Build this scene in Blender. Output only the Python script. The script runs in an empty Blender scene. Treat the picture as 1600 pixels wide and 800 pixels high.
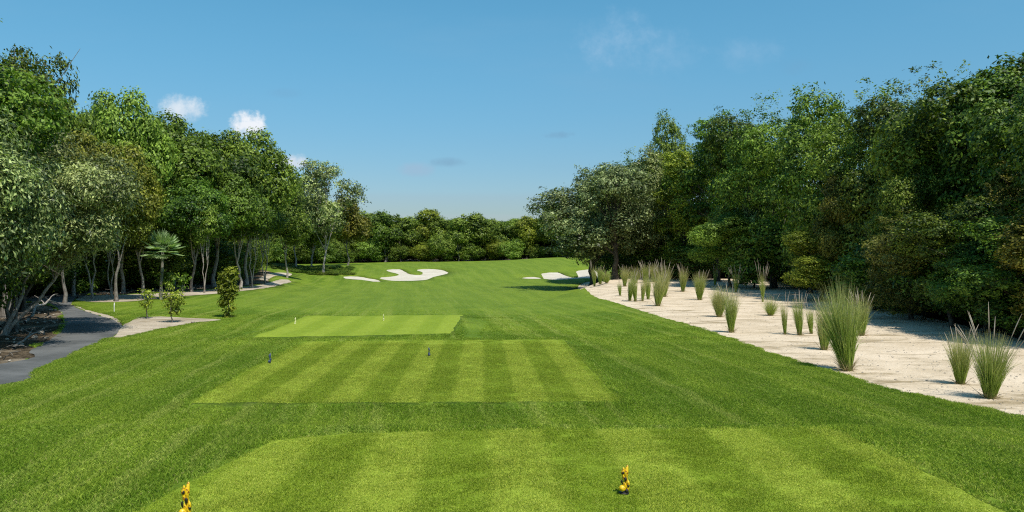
import bpy, math, random
import numpy as np
from mathutils import Vector, Matrix
from mathutils.geometry import delaunay_2d_cdt

S = bpy.context.scene
COL = S.collection
R = math.radians

# ------------------------------------------------------------------ camera
CAM_Z, F, CX, HZ = 2.4, 1200.0, 800.0, 390.0     # eye height, focal in photo pixels, centre column, horizon row
cam_d = bpy.data.cameras.new('camera')
cam = bpy.data.objects.new('camera', cam_d); COL.objects.link(cam)
cam_d.sensor_width = 36; cam_d.lens = 36 * F / 1600
cam_d.clip_start = 0.1; cam_d.clip_end = 6000
cam.location = (0, 0, CAM_Z)
cam.rotation_euler = (R(90) - math.atan((400 - HZ) / F), 0, 0)
S.camera = cam

# ------------------------------------------------------------------ light
SUN_EL, SUN_AZ = R(60), math.atan2(0.55, -0.83)          # azimuth from +Y towards +X
to_sun = Vector((math.sin(SUN_AZ) * math.cos(SUN_EL), math.cos(SUN_AZ) * math.cos(SUN_EL), math.sin(SUN_EL)))
sl = bpy.data.lights.new('sun', 'SUN'); sl.energy = 4.6; sl.angle = R(0.53); sl.color = (1, 0.955, 0.88)
sun = bpy.data.objects.new('sun', sl); COL.objects.link(sun)
sun.rotation_euler = to_sun.to_track_quat('Z', 'Y').to_euler()
sun.location = (20, -20, 60)

S.view_settings.view_transform = 'Standard'; S.view_settings.look = 'None'
S.view_settings.exposure = 0.1; S.view_settings.gamma = 1.0
S.cycles.max_bounces = 6; S.cycles.diffuse_bounces = 3; S.cycles.glossy_bounces = 2
S.cycles.transmission_bounces = 4; S.cycles.transparent_max_bounces = 4
S.cycles.use_denoising = False; S.cycles.filter_width = 1.15
S.cycles.caustics_reflective = False; S.cycles.caustics_refractive = False

class NT:
    """tiny helper round a node tree"""
    def __init__(s, nt): s.nt = nt
    def n(s, t, **kw):
        nd = s.nt.nodes.new(t)
        for k, v in kw.items(): setattr(nd, k, v)
        return nd
    def set(s, sock, v):
        if isinstance(v, bpy.types.NodeSocket): s.nt.links.new(v, sock)
        elif v is not None: sock.default_value = v
    def m(s, op, a, b=None, c=None, clamp=False):
        nd = s.n('ShaderNodeMath', operation=op, use_clamp=clamp)
        s.set(nd.inputs[0], a)
        if b is not None: s.set(nd.inputs[1], b)
        if c is not None: s.set(nd.inputs[2], c)
        return nd.outputs[0]
    def mix(s, f, a, b, mode='MIX'):
        nd = s.n('ShaderNodeMix', data_type='RGBA', blend_type=mode)
        s.set(nd.inputs[0], f); s.set(nd.inputs[6], a if isinstance(a, bpy.types.NodeSocket) else (*a[:3], 1)); s.set(nd.inputs[7], b if isinstance(b, bpy.types.NodeSocket) else (*b[:3], 1))
        return nd.outputs[2]
    def noise(s, vec, scale, detail=3, rough=0.55, dist=0.0):
        nd = s.n('ShaderNodeTexNoise'); s.set(nd.inputs['Vector'], vec)
        nd.inputs['Scale'].default_value = scale; nd.inputs['Detail'].default_value = detail
        nd.inputs['Roughness'].default_value = rough; nd.inputs['Distortion'].default_value = dist
        return nd.outputs[0]
    def ramp(s, v, lo, hi, a=0.0, b=1.0):
        nd = s.n('ShaderNodeMapRange', interpolation_type='SMOOTHSTEP')
        s.set(nd.inputs[0], v); nd.inputs[1].default_value = lo; nd.inputs[2].default_value = hi
        nd.inputs[3].default_value = a; nd.inputs[4].default_value = b
        return nd.outputs[0]
    def vec(s, x, y, z=0.0):
        nd = s.n('ShaderNodeCombineXYZ'); s.set(nd.inputs[0], x); s.set(nd.inputs[1], y); s.set(nd.inputs[2], z)
        return nd.outputs[0]

# ------------------------------------------------------------------ sky
W = bpy.data.worlds.new('World'); S.world = W; W.use_nodes = True
w = NT(W.node_tree); W.node_tree.nodes.clear()
sky = w.n('ShaderNodeTexSky', sky_type='NISHITA'); sky.sun_disc = False
sky.sun_elevation = SUN_EL; sky.sun_rotation = SUN_AZ; sky.air_density = 1.0; sky.dust_density = 0.5; sky.ozone_density = 1.3
tc = w.n('ShaderNodeTexCoord'); sep = w.n('ShaderNodeSeparateXYZ'); w.set(sep.inputs[0], tc.outputs['Generated'])
dy = w.m('MAXIMUM', sep.outputs[1], 0.05)
U = w.m('DIVIDE', sep.outputs[0], dy); V = w.m('DIVIDE', sep.outputs[2], dy)
uv = w.vec(U, V)
n1 = w.noise(uv, 16, 8, 0.68); n2 = w.noise(uv, 40, 5, 0.6)
nz = w.m('ADD', w.m('MULTIPLY', w.m('SUBTRACT', n1, 0.5), 2.6), w.m('MULTIPLY', w.m('SUBTRACT', n2, 0.5), 1.4))
def cloud(px, py, a, b, soft, amp, noise_k=1.0):
    u0, v0 = (px - CX) / F, (HZ - py) / F
    du = w.m('DIVIDE', w.m('SUBTRACT', U, u0), a / F); dv = w.m('DIVIDE', w.m('SUBTRACT', V, v0), b / F)
    r2 = w.m('ADD', w.m('MULTIPLY', du, du), w.m('MULTIPLY', dv, dv))
    v = w.m('ADD', w.m('SUBTRACT', 1.0, r2), w.m('MULTIPLY', nz, noise_k))
    return w.ramp(v, 0.0, soft, 0.0, amp)
col = sky.outputs[0]
hs = w.n('ShaderNodeHueSaturation'); w.set(hs.inputs['Color'], col)
hs.inputs['Hue'].default_value = 0.475; hs.inputs['Saturation'].default_value = 1.28; hs.inputs['Value'].default_value = 1.0
col = hs.outputs[0]
up = w.ramp(sep.outputs[2], 0.0, 0.35)
fwd = w.m('GREATER_THAN', sep.outputs[1], 0.06)
for (px, py, a, b, soft, amp, k, c) in [
        (390, 198, 34, 30, 1.0, 1.0, 1.5, (9.6, 8.9, 8.3)), (280, 172, 54, 26, 1.5, 0.85, 1.4, (8.6, 8.2, 7.8)),
        (456, 256, 30, 18, 1.0, 0.9, 1.2, (8.6, 8.2, 7.8)),
        (960, 60, 74, 52, 3.6, 0.55, 1.3, (4.6, 5.4, 6.4)), (1000, 85, 115, 46, 3.8, 0.5, 1.3, (4.6, 5.4, 6.4)),
        (1170, 85, 74, 32, 3.5, 0.45, 1.2, (4.6, 5.4, 6.4)),
        (866, 211, 32, 7, 1.8, 0.45, 1.3, (1.9,2.9,3.9)), (655, 265, 34, 14, 1.4, 0.5, 0.9, (4.6,5.3,6)),
        (700, 254, 36, 10, 1.4, 0.45, 0.7, (2.1,3.1,4.0)), (1240, 105, 40, 18, 2.6, 0.35, 0.8, (1.8,2.8,3.9)),
        (442, 146, 36, 10, 2.2, 0.25, 0.6, (1.8,2.8,3.9))]:
    mk = w.m('MULTIPLY', cloud(px, py, a, b, soft, amp, k), fwd)
    col = w.mix(mk, col, c)
veil = w.ramp(w.noise(w.vec(w.m('MULTIPLY', U, 0.5), w.m('MULTIPLY', V, 2.2)), 3.0, 5, 0.55), 0.45, 0.85, 0, 0.22)
col = w.mix(veil, col, (3.0,4.0,4.9))
low = w.mix(w.ramp(sep.outputs[2], -.02, .34), (.50, .575, .73), (.93, 1.03, 1.08))
col = w.mix(1.0, col, low, 'MULTIPLY')
bg = w.n('ShaderNodeBackground'); bg.inputs[1].default_value = 0.122; w.set(bg.inputs[0], col)
wo = w.n('ShaderNodeOutputWorld'); w.set(wo.inputs[0], bg.outputs[0])

# ------------------------------------------------------------------ object helpers
def tag(o, label=None, cat=None, group=None, kind=None):
    if label: o['label'] = label
    if cat: o['category'] = cat
    if group: o['group'] = group
    if kind: o['kind'] = kind
    return o
def empty(name, loc, rz=0.0, scale=(1, 1, 1)):
    o = bpy.data.objects.new(name, None); COL.objects.link(o); o.location = loc; o.rotation_euler = (0, 0, rz); o.scale = scale
    o.empty_display_size = 0.2
    return o
def link(name, me, parent=None, mat=None, loc=(0, 0, 0)):
    o = bpy.data.objects.new(name, me); COL.objects.link(o); o.location = loc
    if parent is not None: o.parent = parent
    if mat is not None:
        if len(me.materials) == 0: me.materials.append(mat)
        if me.materials[0] is not mat:
            o.material_slots[0].link = 'OBJECT'; o.material_slots[0].material = mat
    return o
def mesh_np(name, verts, faces, tone=None, smooth=False, along=None):
    """faces: (n,3) or (n,4) array; tone / along: per-vertex floats"""
    verts = np.asarray(verts, np.float32); faces = np.asarray(faces, np.int32)
    me = bpy.data.meshes.new(name); k = faces.shape[1]
    me.vertices.add(len(verts)); me.vertices.foreach_set('co', verts.ravel())
    me.loops.add(faces.size); me.loops.foreach_set('vertex_index', faces.ravel())
    me.polygons.add(len(faces)); me.polygons.foreach_set('loop_start', np.arange(0, faces.size, k, dtype=np.int32))
    me.polygons.foreach_set('loop_total', np.full(len(faces), k, np.int32))
    if smooth: me.polygons.foreach_set('use_smooth', np.ones(len(faces), bool))
    for nm, arr in (('tone', tone), ('along', along)):
        if arr is not None:
            a = me.attributes.new(nm, 'FLOAT', 'POINT'); a.data.foreach_set('value', np.asarray(arr, np.float32))
    me.update(); me.validate()
    return me

# ------------------------------------------------------------------ terrain
def ss(t): t = np.clip(t, 0, 1); return t * t * (3 - 2 * t)
_yy = np.linspace(-100, 600, 7001)
_zz = np.interp(_yy, [-100, 9.0, 10.35, 11.3, 13.0, 13.5, 24, 25, 35, 36.5, 50, 65, 80, 90, 100, 112, 124, 135, 170, 600],
                     [0, 0, 0, -.34, -.36, -.33, -.38, -.62, -.64, -.80, -1.0, -1.4, -1.65, -1.55, -.95, -.35, .02, .12, .2, .2])
_k = np.ones(60) / 60; _zfar = np.convolve(np.pad(_zz, 30, 'edge'), _k, 'same')[30:-30]
_k2 = np.ones(6) / 6; _znear = np.convolve(np.pad(_zz, 3, 'edge'), _k2, 'same')[3:-3]
_zz = np.where(_yy < 24, _znear, _zfar)
YAW = -0.0417
def wob(x, y):
    return (np.sin(x * .21 + 1.3) * np.sin(y * .17 + .4) * .5 + np.sin(x * .083 + y * .11) * .6 + np.sin(x * .43 - y * .31 + 2) * .2)
RE = ([0, 10, 12.4, 17, 25, 35, 50, 58, 70, 95], [9, 8.4, 8.2, 7.6, 7.0, 6.2, 5.4, 5.0, 8.0, 22])   # x of the waste area's grass edge
def height(x, y):
    x = np.asarray(x, float); y = np.asarray(y, float)
    z = np.interp(y, _yy, _zz)
    z = z * (1 - 0.5 * ss((np.abs(x) - 5) / 12) * ss((16 - y) / 6))
    zr = np.interp(y, [0, 12, 30, 60, 74, 84, 110, 150], [-.05, -.28, -.36, -.46, -.32, -.6, -.1, .2])
    wr = ss((x - (np.interp(y, *RE) - 4.5)) / 6.0) * ss((y - 6) / 10)
    z = z * (1 - wr) + zr * wr
    zl = np.interp(y, [0, 12, 25, 45, 70, 90, 110, 150], [-.05, -.3, -.45, -.55, -.35, -.15, .1, .3])
    xl = np.interp(y, [0, 20, 33, 46, 60, 80, 100, 120], [-12, -13, -10, -14, -17, -23, -28, -34])
    wl = ss((xl + 4 - x) / 9.0) * ss((y - 6) / 10)
    z = z * (1 - wl) + zl * wl
    z = z + 1.0 * np.exp(-((x - 10) / 13) ** 2 - ((y - 128) / 17) ** 2)
    z = z + .35 * np.exp(-((x + 22) / 12) ** 2 - ((y - 112) / 10) ** 2)
    z = z + .28 * np.exp(-((x + 1) / 7) ** 2 - ((y - 106) / 9) ** 2)
    far = ss((y - 36) / 14)
    z = z + far * .10 * wob(x, y) + ss((np.abs(x) - 8) / 6) * ss((30 - y) / 10) * .06 * wob(x * 2, y * 2)
    ex = y - (46 + (x + 1) * 2.0)
    z = z - .42 * ss(ex / 2.0) * ss((16 - ex) / 12) * ss((x + 3.5) / 4) * ss((8 - x) / 2)
    s = x - YAW * y                                      # tee 3 plateau, a low step all round
    d3 = np.minimum.reduce([s + 7.75, -.68 - s, y - 25.1, 34.3 - y])
    z = z + .13 * ss((d3 + .45) / .7)
    d2 = np.minimum.reduce([s + 5.40, 2.62 - s, y - 13.45, 23.2 - y])
    z = z + .06 * ss((d2 + .2) / .3)
    return z
def hz(x, y): return float(height(x, y))
def G(px, py):
    """the ground point seen at a photo pixel"""
    u = (px - CX) / F; v = (py - HZ) / F
    D = np.arange(4, 240, .04); zr_ = CAM_Z - v * D
    hit = np.nonzero(zr_ < height(u * D, D))[0]
    D0 = D[hit[0]] if len(hit) else 150.0
    return float(u * D0), float(D0)
def P(px, D): return (px - CX) / F * D

rng = np.random.default_rng(7)
def rough_loop(pts, step, amp, seed):
    """resample a closed world-space loop with a ragged edge"""
    r = np.random.default_rng(seed); out = []
    n = len(pts)
    # Catmull-Rom
    fine = []
    for i in range(n):
        p0, p1, p2, p3 = (np.array(pts[(i + k) % n]) for k in (-1, 0, 1, 2))
        L = np.linalg.norm(p2 - p1); m = max(2, int(L / step))
        for t in np.arange(m) / m:
            if amp < 0: q = p1 + (p2 - p1) * t
            else:
                a = .5 * ((2 * p1) + (-p0 + p2) * t + (2 * p0 - 5 * p1 + 4 * p2 - p3) * t * t + (-p0 + 3 * p1 - 3 * p2 + p3) * t ** 3)
                q = a
            fine.append(q)
    fine = np.array(fine)
    fine += r.normal(0, abs(amp), fine.shape)
    return fine
def px_loop(pl): return [G(*p) for p in pl]

LOOPS = {}
LOOPS['sand_waste_area'] = [rough_loop([(8.9, 2), (8.6, 7)] + px_loop([(1600, 653), (1487, 629), (1375, 605), (1300, 581), (1230, 560), (1185, 545), (1122, 522), (1080, 508), (1029, 494), (960, 472), (922, 458), (903, 448), (925, 441), (945, 440)])
                            + [(10.5, 76), (16, 80), (24, 78), (27, 66), (22, 52), (18.5, 42), (17.5, 34), (16.2, 26), (14.6, 20), (15, 12), (17, 2)], .5, .03, 1)]
LOOPS['path'] = [rough_loop([(-16.5, 4), (-13.4, 12)] + px_loop([(0, 603), (60, 578), (120, 551), (170, 529), (187, 513), (176, 499), (140, 488), (112, 476), (118, 467), (132, 461), (100, 457), (40, 459), (-60, 462), (-60, 470), (30, 470), (75, 474), (92, 484), (100, 497), (97, 512), (84, 525), (50, 545), (0, 567)])
                            + [(-16.5, 12), (-19.6, 4)], .5, .02, 2)]
LOOPS['sand_strip'] = [rough_loop(px_loop([(187, 512), (215, 497), (250, 494), (290, 496), (335, 498), (345, 500), (300, 505), (250, 514), (200, 525), (170, 531), (182, 520)]), .5, .03, 3),
                       rough_loop(px_loop([(118, 468), (150, 472), (200, 471), (240, 467), (290, 462), (345, 458), (400, 452), (430, 447), (455, 440), (440, 436), (400, 446), (330, 452), (240, 458), (160, 461), (130, 461)]), .8, .04, 4),
                       rough_loop(px_loop([(108, 475), (140, 485), (178, 495), (192, 509), (187, 513), (176, 499), (140, 488)]), .4, .03, 6),
                       rough_loop(px_loop([(405, 434), (428, 426), (455, 427), (452, 431), (430, 431), (415, 437)]), 1.0, .04, 5)]
def zc(pl): return px_loop([(500 + a / 3.478, 380 + b / 3.478) for a, b in pl])
BUNK = [zc([(325, 190), (360, 200), (430, 205), (570, 200), (615, 184), (690, 166), (695, 154), (660, 141), (590, 135), (530, 139), (530, 149), (560, 158), (545, 167), (490, 164), (460, 148), (430, 137), (365, 140), (370, 153), (425, 168), (385, 177), (335, 180)]),
        zc([(130, 177), (205, 176), (265, 186), (318, 196), (330, 208), (290, 208), (230, 199), (140, 192)]),
        zc([(1205, 160), (1290, 154), (1345, 175), (1400, 182), (1392, 150), (1420, 142), (1490, 140), (1520, 185), (1430, 190), (1290, 198), (1220, 193), (1212, 180)]),
        zc([(1098, 182), (1160, 178), (1215, 190), (1150, 194), (1100, 190)])]
for i, b in enumerate(BUNK): LOOPS['bunker_%d' % i] = [rough_loop(b, 1.2, .05, 10 + i)]
def yawed(s, y): return (s + YAW * y, y)
LOOPS['tee_0'] = [rough_loop([G(425, 690), G(520, 680), G(800, 673), G(1100, 671), G(1290, 670), G(1420, 725), G(1570, 800), (6.5, 4.5), (-5.5, 4.5), G(215, 800), G(296, 756)], .3, -.012, 20)]
LOOPS['tee_1'] = [rough_loop([G(285, 644), G(300, 630), G(640, 630), G(970, 627), G(924, 579), G(880, 531), G(680, 532), G(475, 534), G(385, 580)], .4, -.015, 21)]
LOOPS['tee_2'] = [rough_loop([G(398, 527), G(550, 525), G(702, 522), G(714, 506), G(724, 492.5), G(600, 493), G(480, 493.5)], .5, -.02, 22)]
LOOPS['forest_floor'] = [rough_loop([(13.8, -20), (14.2, 12), (14.2, 19), (15.2, 25), (16.5, 32), (17.0, 40), (19.5, 50), (23, 64), (23.5, 70), (18, 77), (14, 88), (18, 110), (24, 138), (60, 160), (110, 130), (110, -20)], 1.5, .12, 30),
                         rough_loop([(-19.6, -20), (-19.6, 4), (-16.7, 12)] + px_loop([(0, 569), (50, 547), (84, 527), (95, 512), (98, 497), (90, 485), (72, 476), (30, 472), (-60, 472)]) + [(-40, 40), (-60, 60), (-110, 60), (-110, -20)], 1.2, .12, 31),
                         rough_loop(px_loop([(112, 457), (160, 461), (240, 457), (330, 451), (400, 445), (425, 437), (410, 433), (425, 425)]) + [(-40, 108), (-40, 133), (-14, 139), (10, 146), (26, 140), (60, 165), (0, 330), (-110, 200), (-110, 70), (-45, 52)], 1.5, .12, 32)]

def inside(loop, x, y):
    x = np.asarray(x); y = np.asarray(y); c = np.zeros(x.shape, bool)
    a = loop; b = np.roll(loop, -1, 0)
    for (x1, y1), (x2, y2) in zip(a, b):
        if y1 == y2: continue
        m = ((y1 > y) != (y2 > y)) & (x < (x2 - x1) * (y - y1) / (y2 - y1) + x1)
        c ^= m
    return c
ORDER = ['path', 'sand_waste_area', 'sand_strip', 'bunker_0', 'bunker_1', 'bunker_2', 'bunker_3', 'tee_0', 'tee_1', 'tee_2', 'forest_floor']
def region(x, y):
    out = np.full(np.shape(x), -1)
    for k in range(len(ORDER) - 1, -1, -1):
        for L in LOOPS[ORDER[k]]: out[inside(L, x, y)] = k
    return out

pts = []
D = 3.0
while D < 420:
    for u in np.arange(-1.25, 1.2501, .032 if D > 6 else .08):
        pts.append((u * D + rng.normal(0, .004 * D), D + rng.normal(0, .004 * D)))
    D *= 1.022 if D < 40 else 1.026
for x in np.arange(-60, 61, 3.0):
    for y in np.arange(-60, 2, 3.0): pts.append((x, y))
for r_ in (600, 1200, 2500):
    for a in np.arange(0, 360, 15): pts.append((r_ * math.cos(R(a)), r_ * math.sin(R(a))))
edges = []
for nm in ORDER:
    for L in LOOPS[nm]:
        b = len(pts); pts += [tuple(p) for p in L]; n = len(L)
        edges += [(b + i, b + (i + 1) % n) for i in range(n)]
cv, ce, cf, *_ = delaunay_2d_cdt([Vector((float(a), float(b))) for a, b in pts], edges, [], 0, 1e-4, False)
VX = np.array([(v.x, v.y) for v in cv]); FX = np.array([f[:3] for f in cf if len(f) == 3])
a, b, c = VX[FX[:, 0]], VX[FX[:, 1]], VX[FX[:, 2]]
ar = np.cross(b - a, c - a); FX[ar < 0] = FX[ar < 0][:, ::-1]
cen = (a + b + c) / 3
REG = region(cen[:, 0], cen[:, 1])
VZ = height(VX[:, 0], VX[:, 1])
def region_mesh(name, ids, drop=0.0, skirt=0.0):
    f = FX[np.isin(REG, ids)]
    used, inv = np.unique(f, return_inverse=True); f = inv.reshape(-1, 3)
    v = np.column_stack([VX[used], VZ[used] - drop])
    if skirt:
        e = np.concatenate([f[:, [0, 1]], f[:, [1, 2]], f[:, [2, 0]]])
        key = {}
        for p, q in e: key[(p, q)] = 1
        bd = [(p, q) for p, q in key if (q, p) not in key]
        n = len(v); bm_ = {}
        extra = []
        for p, q in bd:
            for t in (p, q):
                if t not in bm_: bm_[t] = n + len(extra); extra.append(v[t] - (0, 0, skirt))
        fs = []
        for p, q in bd: fs += [(p, bm_[p], bm_[q]), (p, bm_[q], q)]
        v = np.vstack([v, extra]); f = np.vstack([f, fs])
    return mesh_np(name, v, f, smooth=not skirt)

# ------------------------------------------------------------------ materials
def mat_new(name):
    m = bpy.data.materials.new(name); m.use_nodes = True; m.node_tree.nodes.clear(); return m, NT(m.node_tree)
def finish(t, color, rough=0.8, bump=None, spec=0.3, trans=None):
    p = t.n('ShaderNodeBsdfPrincipled'); t.set(p.inputs['Base Color'], color); t.set(p.inputs['Roughness'], rough)
    p.inputs['Specular IOR Level'].default_value = spec
    if bump is not None:
        bn = t.n('ShaderNodeBump'); bn.inputs['Strength'].default_value = bump[1]; bn.inputs['Distance'].default_value = bump[2]
        t.set(bn.inputs['Height'], bump[0]); t.set(p.inputs['Normal'], bn.outputs[0])
    out = t.n('ShaderNodeOutputMaterial')
    if trans:
        tr = t.n('ShaderNodeBsdfTranslucent'); t.set(tr.inputs[0], trans[0])
        mx = t.n('ShaderNodeMixShader'); t.set(mx.inputs[0], trans[1]); t.set(mx.inputs[1], p.outputs[0]); t.set(mx.inputs[2], tr.outputs[0])
        t.set(out.inputs[0], mx.outputs[0])
    else: t.set(out.inputs[0], p.outputs[0])
def pos(t):
    g = t.n('ShaderNodeNewGeometry'); s = t.n('ShaderNodeSeparateXYZ'); t.set(s.inputs[0], g.outputs['Position'])
    return g.outputs['Position'], s.outputs[0], s.outputs[1], s.outputs[2]
ROUGH_A, ROUGH_B = (.162, .285, .019), (.285, .415, .036)
TEE_A, TEE_B = (.225, .325, .022), (.345, .440, .048)
def lawn_color(t, fine=True):
    p, x, y, z = pos(t)
    big = t.noise(p, .22, 3, .5); mid = t.noise(p, 1.3, 4, .6)
    # mowing lines: long lanes following the fairway, bending with distance
    bend = t.m('MULTIPLY', t.m('POWER', t.m('DIVIDE', y, 60.0), 2.0), 5.0)
    lane = t.m('ADD', x, t.m('ADD', bend, t.m('MULTIPLY', big, 5.0)))
    lane2 = t.m('ADD', t.m('ADD', x, t.m('MULTIPLY', y, .13)), t.m('MULTIPLY', mid, .35))
    s1 = t.ramp(t.m('SINE', t.m('MULTIPLY', lane, 2.2)), -.7, .9)
    s2 = t.ramp(t.m('SINE', t.m('MULTIPLY', lane2, 3.4)), .2, 1.0)
    farw = t.ramp(y, 34, 60)
    f = t.m('ADD', t.m('MULTIPLY', big, .55), t.m('MULTIPLY', mid, .40))
    f = t.m('ADD', f, t.m('MULTIPLY', s1, t.m('ADD', .12, t.m('MULTIPLY', farw, .26))))
    f = t.m('ADD', f, t.m('MULTIPLY', s2, t.m('SUBTRACT', .14, t.m('MULTIPLY', farw, .06))))
    band = t.noise(t.vec(t.m('MULTIPLY', x, .035), t.m('MULTIPLY', y, .16)), 1.0, 4, .6)
    f = t.m('ADD', f, t.m('MULTIPLY', t.m('SUBTRACT', band, .5), 1.1))
    f = t.ramp(f, .30, .90)
    c = t.mix(f, ROUGH_A, ROUGH_B)
    # thin pale wheel and mower lines sweeping along the hole
    wl_ = t.noise(t.vec(t.m('MULTIPLY', lane2, 2.3), t.m('MULTIPLY', y, .045)), 1.0, 5, .7)
    c = t.mix(t.ramp(wl_, .48, .68, 0, .65), c, (.39, .48, .09))
    c = t.mix(t.ramp(wl_, .48, .32, 0, .45), c, (.135, .250, .020))
    # the fairway proper is mown shorter and paler
    ex = t.m('ABSOLUTE', t.m('ADD', x, t.m('MULTIPLY', y, .05)))
    fw = t.m('MULTIPLY', t.ramp(ex, 19, 12), t.ramp(t.m('ADD', y, t.m('MULTIPLY', big, 6)), 38, 56))
    c = t.mix(t.m('MULTIPLY', fw, .55), c, (.265, .390, .045))
    return c, p, mid
def grass_ground(name, kind, par=None):
    m, t = mat_new(name)
    if kind == 'rough':
        c, p, mid = lawn_color(t)
    else:
        c, p = tee_color(t, *par)
    fn = t.noise(p, 26, 5, .75); fn2 = t.noise(p, 7, 4, .7)
    sp = t.ramp(t.m('ADD', t.m('MULTIPLY', fn, .6), t.m('MULTIPLY', fn2, .4)), .38, .64)
    lo = .36 if kind == 'rough' else .60
    c = t.mix(1.0, c, t.mix(sp, (lo, lo, lo * .9), ((.74, .74, .70) if kind == 'rough' else (.90, .90, .84))), 'MULTIPLY')  # rough darkened overall: self-shading of grass put into the ground colour
    finish(t, c, .85, (t.m('ADD', fn, fn2), .8, .022 if kind == 'rough' else .010), .12)
    return m
def tee_color(t, period, phase, contrast, sharp):
    p, x, y, z = pos(t)
    wv = t.noise(p, .5, 3, .5); mid = t.noise(p, 3.0, 4, .6)
    s = t.m('ADD', t.m('ADD', x, t.m('MULTIPLY', y, -YAW)), t.m('MULTIPLY', t.m('SUBTRACT', wv, .5), .08))
    sn = t.m('SINE', t.m('ADD', t.m('MULTIPLY', s, 2 * math.pi / period), phase))
    st = t.ramp(sn, -sharp, sharp)
    f = t.m('ADD', t.m('MULTIPLY', st, contrast), t.m('ADD', t.m('MULTIPLY', wv, .22), t.m('MULTIPLY', mid, .20)))
    f = t.ramp(f, .05, .38 + contrast)
    return t.mix(f, TEE_A, TEE_B), p
TEE_PAR = [(1.43, -.45, .50, .5), (1.14, 2.67, .50, .45), (1.45, 0.3, .15, .7)]
M_ROUGH = grass_ground('mown_rough_grass', 'rough')
M_TEE = [grass_ground('tee_turf', 'tee', q) for q in TEE_PAR]
def blade_mat(name, kind, par=None):
    m, t = mat_new(name)
    c, p = (lawn_color(t)[:2] if kind == 'rough' else tee_color(t, *par))
    at = t.n('ShaderNodeAttribute', attribute_name='tone'); al = t.n('ShaderNodeAttribute', attribute_name='along')
    c = t.mix(at.outputs['Fac'], t.mix(1, c, (.74, .80, .62), 'MULTIPLY'), t.mix(1, c, (1.95, 1.6, 2.2), 'MULTIPLY'))
    c = t.mix(t.ramp(at.outputs['Fac'], 1.4, 1.6, 0, .8), c, (.50, .45, .16))
    finish(t, c, .55, None, .25, (c, .32))
    return m
M_BL = blade_mat('grass_blade', 'rough'); M_BT = [blade_mat('tee_blade', 'tee', q) for q in TEE_PAR]

def sand_mat(name, a, b, litter=0.0):
    m, t = mat_new(name); p, x, y, z = pos(t)
    n = t.noise(p, .6, 5, .65); f = t.noise(p, 9, 6, .8); g = t.noise(p, 60, 4, .8)
    c = t.mix(t.ramp(t.m('ADD', t.m('MULTIPLY', n, .6), t.m('MULTIPLY', f, .4)), .36, .66), a, b)
    c = t.mix(t.ramp(g, .62, .72, 0, .35), c, tuple(k * .45 for k in a))
    if litter:
        st = t.noise(t.vec(t.m('MULTIPLY', x, .35), y), .9, 6, .75, .4)
        c = t.mix(t.ramp(st, .50, .66, 0, litter), c, (.235, .175, .085))
    finish(t, c, .95, (t.m('ADD', t.m('MULTIPLY', f, 1.0), t.m('MULTIPLY', n, 1.5)), .7, .05), .1)
    return m
M_SAND = sand_mat('coral_sand', (.56, .45, .31), (.75, .62, .46), .8)
M_BUNK = sand_mat('white_bunker_sand', (.50, .45, .355), (.62, .57, .47))
M_STRIP = sand_mat('pale_dirt', (.36, .30, .22), (.56, .48, .37), .7)
m, t = mat_new('asphalt'); p, x, y, z = pos(t)
n = t.noise(p, .7, 4, .6); g = t.noise(p, 45, 4, .8)
c = t.mix(t.ramp(n, .35, .68), (.085, .088, .084), (.150, .152, .145)); c = t.mix(t.ramp(g, .5, .75, 0, .5), c, (.17, .17, .17))
c = t.mix(t.ramp(t.noise(p, 1.6, 6, .8), .62, .72, 0, .7), c, (.17, .13, .08))
finish(t, c, .85, (g, .5, .02), .25); M_ASPH = m
m, t = mat_new('leaf_litter'); p, x, y, z = pos(t)
n = t.noise(p, .5, 4, .6); g = t.noise(p, 6, 6, .8)
c = t.mix(t.ramp(g, .4, .62), (.035, .026, .016), (.16, .12, .075)); c = t.mix(t.ramp(n, .50, .64, 0, .75), c, (.34, .28, .20))
finish(t, c, .95, (g, 1, .08), .1); M_LITT = m

lawn = link('lawn', region_mesh('lawn', [-1], 0, .26), None, M_ROUGH); tag(lawn, 'rolling mown green grass of the fairway and rough', kind='structure')
def struct(name, rid, drop, mat, label):
    o = link(name, region_mesh(name, [ORDER.index(rid)], drop), None, mat); return tag(o, label, kind='structure')
struct('sand_waste_area', 'sand_waste_area', .035, M_SAND, 'wide pale sand waste area planted with grass clumps on the right')
struct('path', 'path', .02, M_ASPH, 'dark asphalt cart path curving along the left woods')
struct('sand_strip', 'sand_strip', .02, M_STRIP, 'pale bare dirt beside the cart path and along the left woods')
struct('forest_floor', 'forest_floor', .036, M_LITT, 'dark leaf littered floor under the woods')
for i in range(4):
    o = link('sand_bunker', region_mesh('sand_bunker', [ORDER.index('bunker_%d' % i)], .13), None, M_BUNK)
    tag(o, ['large lobed white sand bunker left of the far mound', 'long thin white sand bunker left of the large lobed one',
            'lobed white sand bunker below the right crest', 'small thin white sand bunker left of the right lobed one'][i], kind='structure')
for i in range(3):
    o = link('tee_ground', region_mesh('tee_ground', [ORDER.index('tee_%d' % i)]), None, M_TEE[i])
    tag(o, ['nearest pale striped tee with the yellow markers', 'middle tee with strong light and dark mowing stripes', 'farthest tee with the small white markers'][i], kind='structure')

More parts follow.
